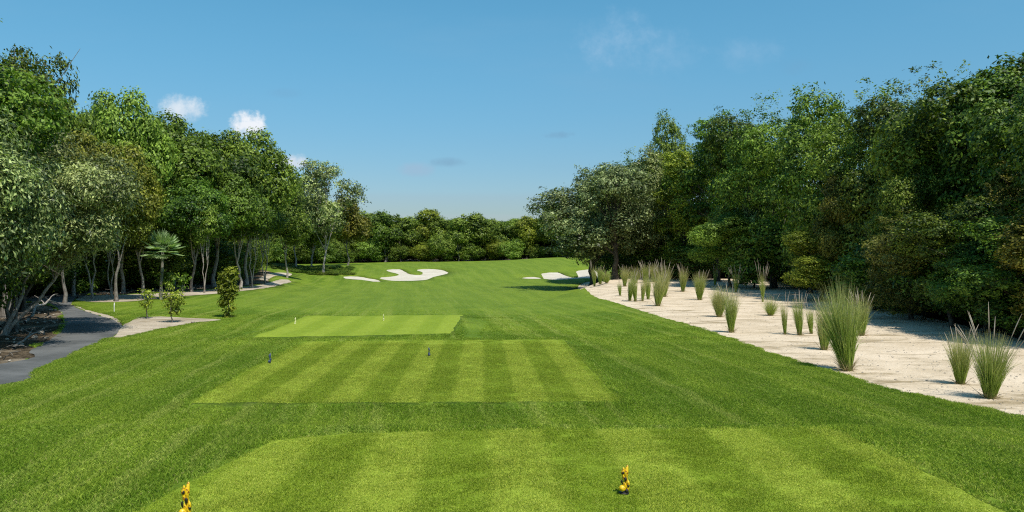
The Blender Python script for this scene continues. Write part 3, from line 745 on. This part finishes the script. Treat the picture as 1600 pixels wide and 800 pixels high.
# low shrubs round the lone tree's foot
WP, WR, WS, WV = [], [], [], []
for i in range(150):
    px, py = 425 + 125 * r.uniform(), 0; Dg = r.uniform(99, 110); x_ = P(px, Dg)
    wadd(x_, Dg, r.uniform(.35, .8) * (1 - abs(px - 490) / 160), r.integers(2, 4), 3, 2.4)
scatter('ground_cover', WP, WR, WS, WV, wood, 'low dark green creeping shrubs round the foot of the lone open tree', 'ground cover')

# ------------------------------------------------------------------ fountain grass clumps
m, t = mat_new('fountain_grass'); at = t.n('ShaderNodeAttribute', attribute_name='tone'); al = t.n('ShaderNodeAttribute', attribute_name='along'); oi = t.n('ShaderNodeObjectInfo')
c1 = t.mix(at.outputs['Fac'], (.140, .230, .026), (.480, .600, .110)); c2 = t.mix(at.outputs['Fac'], (.30, .32, .09), (.62, .58, .25))
c = t.mix(t.ramp(t.m('ADD', al.outputs['Fac'], t.m('MULTIPLY', oi.outputs['Random'], .35)), .45, 1.15), c1, c2)
c = t.mix(t.ramp(at.outputs['Fac'], 1.4, 1.6), c, (.36, .29, .15)); c = t.mix(t.ramp(al.outputs['Fac'], .22, .02, 0, .5), c, (.32, .27, .13))
finish(t, c, .5, None, .3, (c, .35)); M_FG = m
m, t = mat_new('seed_plume'); at = t.n('ShaderNodeAttribute', attribute_name='tone')
c = t.mix(at.outputs['Fac'], (.34, .27, .20), (.62, .54, .44)); finish(t, c, .8, None, .1, (c, .2)); M_PL = m
def strip(P0, dirs, L, w0, curve, seg, seed, grav):
    """n curved blades: returns verts, faces, along"""
    r = np.random.default_rng(seed); n = len(P0); V_ = np.zeros((n, seg + 1, 2, 3)); p = P0.copy(); d = dirs.copy()
    side = nrm(np.cross(d, np.array([0, 0, 1.0]) + r.normal(0, .5, (n, 3))))
    for k_ in range(seg + 1):
        w_ = w0 * (1 - (k_ / seg) ** 2 * .9)
        V_[:, k_, 0] = p - side * (w_ / 2)[:, None]; V_[:, k_, 1] = p + side * (w_ / 2)[:, None]
        p = p + d * (L / seg)[:, None]
        d = nrm(d + np.array([0, 0, -1.0]) * (grav * (k_ + 1) / seg)[:, None] + np.column_stack([d[:, 0], d[:, 1], 0 * L]) * (curve)[:, None])
    F_ = []
    b = np.arange(n)[:, None] * (seg + 1) * 2
    for k_ in range(seg): F_.append(b + np.array([[2 * k_, 2 * k_ + 1, 2 * k_ + 3, 2 * k_ + 2]]))
    al_ = np.tile(np.repeat(np.linspace(0, 1, seg + 1), 2), n)
    return V_.reshape(-1, 3), np.vstack(F_), al_
def clump(seed, H, spread, n, base, nst=0, stl=1.2, sts=.4):
    r = np.random.default_rng(seed); a_ = r.uniform(0, 2 * np.pi, n); q = np.sqrt(r.uniform(0, 1, n))
    P0 = np.column_stack([base * q * np.cos(a_), base * q * np.sin(a_), np.full(n, -.02)])
    th = spread * q * r.uniform(.6, 1.3, n); a2 = a_ + r.normal(0, .8, n)
    d = np.column_stack([np.sin(th) * np.cos(a2), np.sin(th) * np.sin(a2), np.cos(th)])
    L = H * r.uniform(.45, 1.08, n); tn = r.uniform(0, 1, n)
    dead = r.uniform(0, 1, n) < .09; th2 = r.uniform(.7, 1.5, n)
    d = np.where(dead[:, None], np.column_stack([np.sin(th2) * np.cos(a2), np.sin(th2) * np.sin(a2), np.cos(th2)]), d); L = np.where(dead, H * r.uniform(.15, .36, n), L); tn = np.where(dead, 2.0, tn)
    g = r.uniform(.0, .26, n) * (.4 + q)
    v, f, al_ = strip(P0, d, L, np.full(n, .0085) * r.uniform(.7, 1.4, n), r.uniform(-.02, .22, n), 5, seed, g * r.choice([1, 1, 1, 2.6], n))
    leaf = mesh_np('blades', v, f, tone=np.repeat(tn, 12), along=al_)
    st = None
    if nst:
        a_ = r.uniform(0, 2 * np.pi, nst); th = sts * r.uniform(.5, 1.3, nst)
        P0 = np.column_stack([base * .5 * np.cos(a_), base * .5 * np.sin(a_), np.full(nst, .1)])
        d = np.column_stack([np.sin(th) * np.cos(a_), np.sin(th) * np.sin(a_), np.cos(th)])
        L = H * stl * r.uniform(.85, 1.1, nst)
        v, f, al_ = strip(P0, d, L, np.full(nst, .007), r.uniform(.0, .08, nst), 8, seed + 3, r.uniform(.03, .14, nst))
        vv = v.reshape(nst, 9, 2, 3); tips = vv.mean(2)
        parts = [(v, f)]; pv, pf = [], []
        for i in range(nst):
            pts_ = [tips[i, 5] + (tips[i, 6] - tips[i, 5]) * .5, tips[i, 6], tips[i, 7], tips[i, 8]]
            tb = tube(pts_, [.004, .009, .010, .003], 5); parts.append(tb)
        v, f = join(parts)
        st = mesh_np('seed_stalks', v, f, tone=r.uniform(0, 1, len(v)))
    return leaf, st
CL = {'vase': clump(1, 1.0, .27, 800, .08, 5, 1.06, .25), 'thin': clump(2, 1.0, .15, 360, .06, 3, 1.08, .15),
      'full': clump(3, 1.0, .42, 1500, .09, 0), 'round': clump(4, 1.0, .70, 800, .12, 5, 1.0, .6),
      'plume': clump(5, 1.0, .34, 1200, .09, 14, 1.30, .46), 'sparse': clump(6, 1.0, .26, 240, .05, 12, 1.3, .35),
      'vase2': clump(7, 1.0, .28, 760, .09, 12, 1.08, .3)}
# base column, base row, top row, kind, width factor, label
CG = [
 (1548, 620, 517, 'plume', .95, 'fountain grass with tall fanned pale plumes nearest the right edge'),
 (1502, 598, 516, 'vase', 1.0, 'fountain grass just left of the pluming rightmost one'),
 (1324, 577, 436, 'full', .66, 'biggest tallest fountain grass clump, flaring wide'),
 (1288, 545, 470, 'vase', .9, 'vase shaped clump left of the biggest one'),
 (1346, 523, 462, 'vase2', .9, 'clump partly hidden behind the right side of the biggest'),
 (1303, 524, 478, 'thin', 1.0, 'clump half hidden between the biggest and its left neighbour'),
 (1268, 520, 476, 'thin', 1.0, 'small thin clump between two green vase shaped ones'),
 (1250, 522, 464, 'vase2', .62, 'dense upright green clump left of the small thin one'),
 (1227, 521, 468, 'thin', .75, 'narrow pale clump at the left end of the middle group'),
 (1204, 492, 458, 'round', .9, 'low rounded pale clump above the narrow one'),
 (1143, 518, 449, 'vase', .75, 'green narrow based clump near the grass edge'),
 (1124, 494, 445, 'full', .85, 'pale bushy clump behind the green narrow based one'),
 (1192, 471, 424, 'sparse', .55, 'tall wispy clump above the low rounded pale one'),
 (1150, 456, 424, 'sparse', .9, 'sparse spiky clump near the tree shade'),
 (1117, 445, 418, 'thin', .9, 'tiny thin clump at the foot of the dark trees'),
 (1093, 468, 424, 'vase', .95, 'upright yellowish clump standing alone in mid sand'),
 (1067, 455, 418, 'vase2', .75, 'slim spiky clump left of the lone yellowish one'),
 (1084, 437, 412, 'vase', .9, 'far clump on the sand crest behind the lone yellowish one'),
 (1028, 477, 424, 'vase', .95, 'green front clump of the far cluster'),
 (1037, 463, 414, 'vase2', .85, 'tall yellow tipped clump behind the green front one'),
 (1013, 467, 426, 'thin', 1.0, 'clump directly left of the green front one'),
 (1004, 469, 432, 'thin', .9, 'slim pale clump in the middle of the far cluster'),
 (993, 470, 430, 'vase', .6, 'upright green clump left of the slim pale one'),
 (984, 469, 428, 'thin', 1.0, 'upright green clump second from left in the cluster'),
 (969, 461, 439, 'thin', 1.2, 'short little clump leftmost of the far cluster'),
 (976, 447, 416, 'vase', .9, 'yellow-green clump behind the short leftmost one'),
 (992, 442, 413, 'round', .8, 'low yellow clump on the crest left of the tall yellow one'),
 (1008, 441, 412, 'vase2', 1.0, 'yellow-green crest clump in the middle'),
 (1022, 440, 411, 'vase', 1.0, 'yellow-green crest clump on the right'),
 (929, 446, 414, 'thin', .9, 'dark thin clump beside the silvery tree trunk'),
 (938, 443, 417, 'vase', .9, 'pale clump right beside the silvery tree trunk'),
 (948, 441, 420, 'round', .8, 'low clump at the foot of the silvery tree trunk'),
]
for i, (px, py, yt, k_, wd, lb) in enumerate(CG):
    x_, y_ = G(px, py); h = (py - yt) / F * y_ * 1.02
    o = empty('fountain_grass', (x_, y_, hz(x_, y_) - .035), i * 1.7, (h * wd * .78, h * wd * .78, h))
    o.rotation_euler = (random.Random(i).uniform(-.09, .09), random.Random(i + 50).uniform(-.09, .09), i * 1.7)
    tag(o, lb, 'ornamental grass', 'fountain grass clumps planted in the sand')
    bl, st = CL[k_]; link('blades', bl, o, M_FG)
    if st: link('seed_stalks', st, o, M_PL)

# ------------------------------------------------------------------ young plants, palm, stake
def shrub(name, px, py, yt, rxy, ncl, per, size, pal, label, cat, seed, nlobe=12, lo=0, stems=1, aspect=.45, lobe=.5):
    x_, y_ = G(px, py); h = (py - yt) / F * y_
    (v, f, tn), lc, lr = crown(seed, (0, 0, h * (.5 + lo)), (rxy, rxy, h * (.5 - lo)), nlobe, ncl, per, size, cr=.13, lobe=lobe, aspect=aspect, wisp=3, spread=.75)
    o = empty(name, (x_, y_, hz(x_, y_) - .02)); tag(o, label, cat)
    link('leaves', mesh_np('leaves', v, f, tone=tn), o, LM[pal])
    link('stem', trunk(seed, (0, 0, 0), (0, 0, h * .75), .025, lc, 6, 0, stems=1), o, BK['pale'])
shrub('columnar_shrub', 356, 496, 408, .33, 400, 10, .12, 'yellow', 'bright columnar leafy shrub at the tip of the dirt strip', 'shrub', 61, 30, lobe=.26, lo=-.06)
shrub('young_plant', 231, 497, 455, .26, 60, 7, .12, 'yellow', 'small young plant, left one of the pair on the dirt', 'plant', 62, 8, .1, 3)
shrub('young_plant', 267, 503, 452, .42, 130, 8, .12, 'yellow', 'wider young plant, right one of the pair on the dirt', 'plant', 63, 12, .05, 4)
shrub('young_plant', 262, 468, 424, .55, 70, 8, .17, 'bright', 'tall thin young plant behind the pair on the dirt', 'plant', 64, 8, .25, 3)
shrub('young_plant', 285, 466, 432, .5, 50, 8, .16, 'bright', 'thin young plant with a leaf tuft right of the palm', 'plant', 65, 7, .25, 2)

def palm(px, D_, ytop, label):
    x_ = P(px, D_); z0 = hz(x_, D_); h = CAM_Z + (HZ - ytop) / F * D_ - z0
    o = empty('fan_palm', (x_, D_, z0)); tag(o, label, 'palm')
    hc = h - 1.35
    tb, _ = limb((0, 0, -.1), (.1, .05, hc), .10, .08, 4, 9, .05, 8)
    link('trunk', mesh_np('trunk', *tb, smooth=True), o, BK['grey'])
    r = np.random.default_rng(8)
    for i in range(24):
        a_ = i * 2.4 + r.uniform(-.2, .2); el = np.interp(i, [0, 23], [1.5, -.45]) + r.normal(0, .08)
        d = np.array([math.cos(a_) * math.cos(el), math.sin(a_) * math.cos(el), math.sin(el)])
        Lp = r.uniform(.55, .75); hub = np.array([.1, .05, hc]) + d * Lp
        (pv, pf), _ = limb((.1, .05, hc), hub, .018, .012, i, 4, .03, 5)
        side = nrm(np.cross(d, [0, 0, 1.0])); upn = np.cross(side, d)
        n = 18; an = np.linspace(-1.5, 1.5, n); L = .72 * (1 - .22 * np.abs(an) / 1.75) * r.uniform(.92, 1.05, n)
        dirs = nrm(np.outer(np.cos(an), d) + np.outer(np.sin(an), side) + .12 * upn)
        v, f, al_ = strip(np.repeat(hub[None], n, 0), dirs, L, np.full(n, .085), np.zeros(n), 3, i, np.full(n, .07))
        tn = np.concatenate([np.full(len(pv), .3), np.clip(.5 + r.normal(0, .2, len(v)), 0, 1)])
        v, f = join([(pv, pf), (v, f)])
        link('frond', mesh_np('frond', v, f, tone=tn), o, LM['palm'])
palm(251, 45.5, 357, 'green fan palm with spiky fronds in front of the left woods')

def simple_mat(name, c, rough=.5, spec=.4, spots=None):
    m, t = mat_new(name); tcn = t.n('ShaderNodeTexCoord')
    n = t.noise(tcn.outputs['Object'], 30, 3, .6); cc = t.mix(t.ramp(n, .3, .7, 0, .35), c, tuple(k_ * .6 for k_ in c))
    if spots:
        n2 = t.noise(tcn.outputs['Object'], spots[1], 2, .5, .6); cc = t.mix(t.ramp(n2, spots[2], spots[2] + .02), cc, spots[0])
    finish(t, cc, rough, (n, .25, .005), spec); return m
M_YEL = simple_mat('worn_yellow_paint', (.85, .56, .015), .4, .5, ((.30, .10, .01), 16, .56))
M_BLK = simple_mat('black_paint', (.015, .013, .012)); M_BLU = simple_mat('dark_blue_paint', (.02, .04, .10), .4, .5, ((.30, .36, .42), 26, .60))
M_WHT = simple_mat('pale_yellow_paint', (.70, .70, .36)); M_WST = simple_mat('white_paint', (.75, .74, .68))
# tee markers: an upright carved figure that rises from a curled foot on a dark base
def blob(cs, rs, sides=12, flat=1.0):
    v, f = tube(cs, rs, sides); return v, f
def marker_meshes():
    """an upright two-stranded figure on a curled foot, height 1: body, dark markings, base"""
    parts = []
    q = np.linspace(0, 1, 22)
    parts.append(tube([(.045 + .028 * math.sin(7 * t_ + .3) + .02 * t_, .02 * math.cos(5 * t_), .10 + .90 * t_) for t_ in q],
                      [.075 + .02 * math.sin(11 * t_) - .018 * t_ - (.04 if t_ > .97 else 0) for t_ in q], 12))
    parts.append(tube([(-.075 + .02 * math.sin(9 * t_), -.03, .50 + .43 * t_) for t_ in np.linspace(0, 1, 12)],
                      [.018, .042, .052, .050, .042, .046, .054, .056, .050, .042, .030, .010], 10))
    parts.append(tube([(-.005 - .22 * t_, -.02 - .03 * math.sin(3 * t_), .16 + .05 * math.sin(3.1 * t_)) for t_ in np.linspace(0, 1, 12)],
                      [.05, .075, .095, .108, .115, .118, .116, .108, .094, .074, .048, .014], 12))
    parts.append(tube([(.02, -.05, .20), (-.01, -.06, .29), (-.035, -.055, .38), (-.03, -.04, .48)], [.02, .055, .05, .02], 10))
    parts.append(tube([(.12, -.03, .28), (.115, -.055, .35), (.10, -.06, .43), (.09, -.05, .50)], [.02, .055, .05, .015], 10))
    body = mesh_np('body', *join(parts), smooth=True)
    def lump(c, rx_, rz_, sd):
        zz = np.linspace(-1, 1, 8)
        return mesh_np('marking', *tube([(c[0] + .01 * math.sin(sd + 3 * k_), c[1], c[2] + rz_ * k_) for k_ in zz], [rx_ * math.sqrt(max(.03, 1 - k_ * k_)) for k_ in zz], 10), smooth=True)
    marks = [lump((-.085, -.07, .74), .040, .055, 1), lump((.0, -.085, .53), .050, .075, 2), lump((.105, -.075, .31), .040, .045, 3), lump((-.11, -.02, .42), .032, .09, 4), lump((.06, -.06, .13), .07, .07, 5)]
    n = 20; V_ = []; F_ = []
    for zz, sc in ((0, 1.0), (.05, 1.0), (.075, .86)):
        for k_ in range(n):
            q_ = 2 * math.pi * k_ / n; V_.append((-.04 + .19 * sc * math.cos(q_) * (1 + .08 * math.sin(3 * q_)), .12 * sc * math.sin(q_), zz))
    for j in range(2):
        for k_ in range(n): F_.append((j * n + k_, j * n + (k_ + 1) % n, (j + 1) * n + (k_ + 1) % n, (j + 1) * n + k_))
    for k_ in range(1, n // 2): F_.append((2 * n + k_ - 1, 2 * n + k_, 2 * n + n - 1 - k_, 2 * n + (n - k_) % n))
    return body, mesh_np('base', V_, F_), marks
MB_, MBASE, MMARK = marker_meshes()
def marker(px, py, yt, matb, label, wd=1.0, rz=0.0, D_=None, group='tee markers'):
    x_, y_ = G(px, py) if D_ is None else (P(px, D_), D_)
    h = (py - yt) / F * y_ if D_ is None else D_ * (800 - yt + 16) / F
    o = empty('tee_marker', (x_, y_, hz(x_, y_)), rz, (h * wd, h * wd, h)); tag(o, label, 'tee marker', group)
    link('body', MB_, o, matb); link('base', MBASE, o, M_BLK if matb is not M_WHT else M_WHT)
    if matb is M_YEL:
        for mk_ in MMARK: link('marking', mk_, o, M_BLK)
marker(977, 773, 727, M_YEL, 'yellow and black carved marker on the nearest tee, right one', .95)
marker(289, 816, 756, M_YEL, 'yellow carved marker cut by the bottom edge of the photo, left one', .80, .5)
marker(421, 568, 552, M_BLU, 'dark blue marker at the left edge of the middle tee', 1.0, 1)
marker(670, 557, 543, M_BLU, 'dark blue marker standing in the middle of the middle tee', .9, 2)
marker(461, 506, 496, M_WHT, 'pale yellow marker at the left edge of the farthest tee', .9, 1)
marker(599, 501, 491, M_WHT, 'pale yellow marker at the back of the farthest tee', .8, 2)
def stake(px, py, yt, rad, label):
    x_, y_ = G(px, py); h = (py - yt) / F * y_
    v, f = tube([(0, 0, -.05), (0, 0, h * .5), (.01, 0, h * .97), (.01, 0, h)], [rad, rad, rad, rad * .5], 8)
    o = link('stake', mesh_np('stake', v, f, smooth=True), None, M_WST, (x_, y_, hz(x_, y_))); tag(o, label, 'stake')
stake(178, 487, 473, .022, 'short white stake beside the cart path bend')

# ------------------------------------------------------------------ debris under the left trees
def fallen(px0, py0, px1, py1, lift, rad, label, seed, pal='grey'):
    a_ = np.array([*G(px0, py0), 0]); b_ = np.array([*G(px1, py1), 0]); a_[2] = hz(a_[0], a_[1]) + rad * .6; b_[2] = hz(b_[0], b_[1]) + lift
    org = a_.copy(); (v, f), q = limb((0, 0, 0), b_ - a_, rad, rad * .35, seed, 9, .12)
    parts = [(v, f)]
    r = np.random.default_rng(seed)
    for i in range(3):
        e = q[4 + i] + r.normal(0, .4, 3) * [1, 1, .3] + [0, 0, .25]
        parts.append(limb(q[3 + i], e, rad * .4, rad * .12, seed + i, 5, .1)[0])
    o = link('fallen_branch', mesh_np('fallen_branch', *join(parts), smooth=True), None, BK[pal], tuple(org)); tag(o, label, 'branch')
fallen(38, 505, 95, 482, .15, .06, 'pale fallen branch slanting up toward the path', 5, 'pale')
fallen(0, 512, 60, 500, .1, .05, 'dark fallen branch at the left frame edge', 6, 'dark')
fallen(20, 545, 70, 530, .12, .04, 'thin branch lying left of the asphalt path', 7, 'grey')
fallen(120, 466, 150, 463, .3, .06, 'dead branch beside the forked pale trunk', 8, 'dark')
# stones and litter: one mass
def stone_mesh(seed):
    r = np.random.default_rng(seed); V_ = []; F_ = []
    for j in range(4):
        for k_ in range(8):
            th = math.pi * (j + .5) / 4; q = 2 * math.pi * k_ / 8; rd = 1 + r.normal(0, .14)
            V_.append((rd * math.sin(th) * math.cos(q), rd * math.sin(th) * math.sin(q), .6 * rd * math.cos(th)))
    for j in range(3):
        for k_ in range(8): F_.append((j * 8 + k_, (j + 1) * 8 + k_, (j + 1) * 8 + (k_ + 1) % 8, j * 8 + (k_ + 1) % 8))
    F_ += [(0, 1, 2, 3), (0, 3, 4, 7), (4, 5, 6, 7)]
    return mesh_np('stone', V_, F_)
M_ROCK = bark_mat('limestone', (.22, .19, .15), (.50, .44, .35))
M_TWIG = BK['grey']
stones = [proto('stone', stone_mesh(i), M_ROCK) for i in range(3)]
tw = []
for i in range(3):
    (v, f), _ = limb((0, 0, 0), (1, .1, .12), .02, .008, 40 + i, 6, .25, 5); tw.append(proto('twig', mesh_np('twig', v, f), BK['grey'] if i else BK['dark']))
r = np.random.default_rng(31)
n = 5200; x2 = r.uniform(-46, -10, n); y2 = r.uniform(14, 62, n); g2 = region(x2, y2); ok = ((g2 == ORDER.index('forest_floor')) | ((g2 == ORDER.index('sand_strip')) & (r.uniform(0, 1, n) < .10)))
x4 = r.uniform(10, 30, 9000); y4 = r.uniform(12, 80, 9000); g4 = region(x4, y4); dd4 = rxe(y4) - x4
ok4 = (g4 == ORDER.index('sand_waste_area')) & (r.uniform(0, 1, 9000) < np.exp(-np.maximum(dd4, 0) / 1.3) * .8 + .012)
x2, y2 = np.concatenate([x2[ok], x4[ok4]]), np.concatenate([y2[ok], y4[ok4]]); n = len(x2); vid = r.integers(0, 6, n); st_ = vid < 3
sc_ = np.where(st_, r.uniform(.02, .11, n) * r.uniform(.5, 1, n), r.uniform(.2, .8, n)) * np.where(x2 > 0, .45, 1)
scatter('forest_litter', np.column_stack([x2, y2, height(x2, y2) + .01]), np.column_stack([r.normal(0, .15, n), r.normal(0, .15, n), r.uniform(0, 6.28, n)]),
        np.repeat(sc_[:, None], 3, 1), vid, stones + tw, 'stones and dead twigs scattered on the floor along both woods', 'litter')
n = 9000; y3 = 10 + 70 * r.uniform(0, 1, n) ** 1.6; x3 = r.uniform(.07, .8, n) * y3; g3 = region(x3, y3)
ok = (g3 == ORDER.index('sand_waste_area')); x3, y3 = x3[ok], y3[ok]; n = len(x3); vid = r.integers(0, 3, n)
scatter('pebbles', np.column_stack([x3, y3, height(x3, y3) - .033]), np.column_stack([np.zeros(n), np.zeros(n), r.uniform(0, 6.28, n)]),
        np.repeat((r.uniform(.006, .03, n) * r.uniform(.5, 1, n))[:, None], 3, 1), vid, stones, 'small pebbles strewn over the sand waste area', 'pebbles')
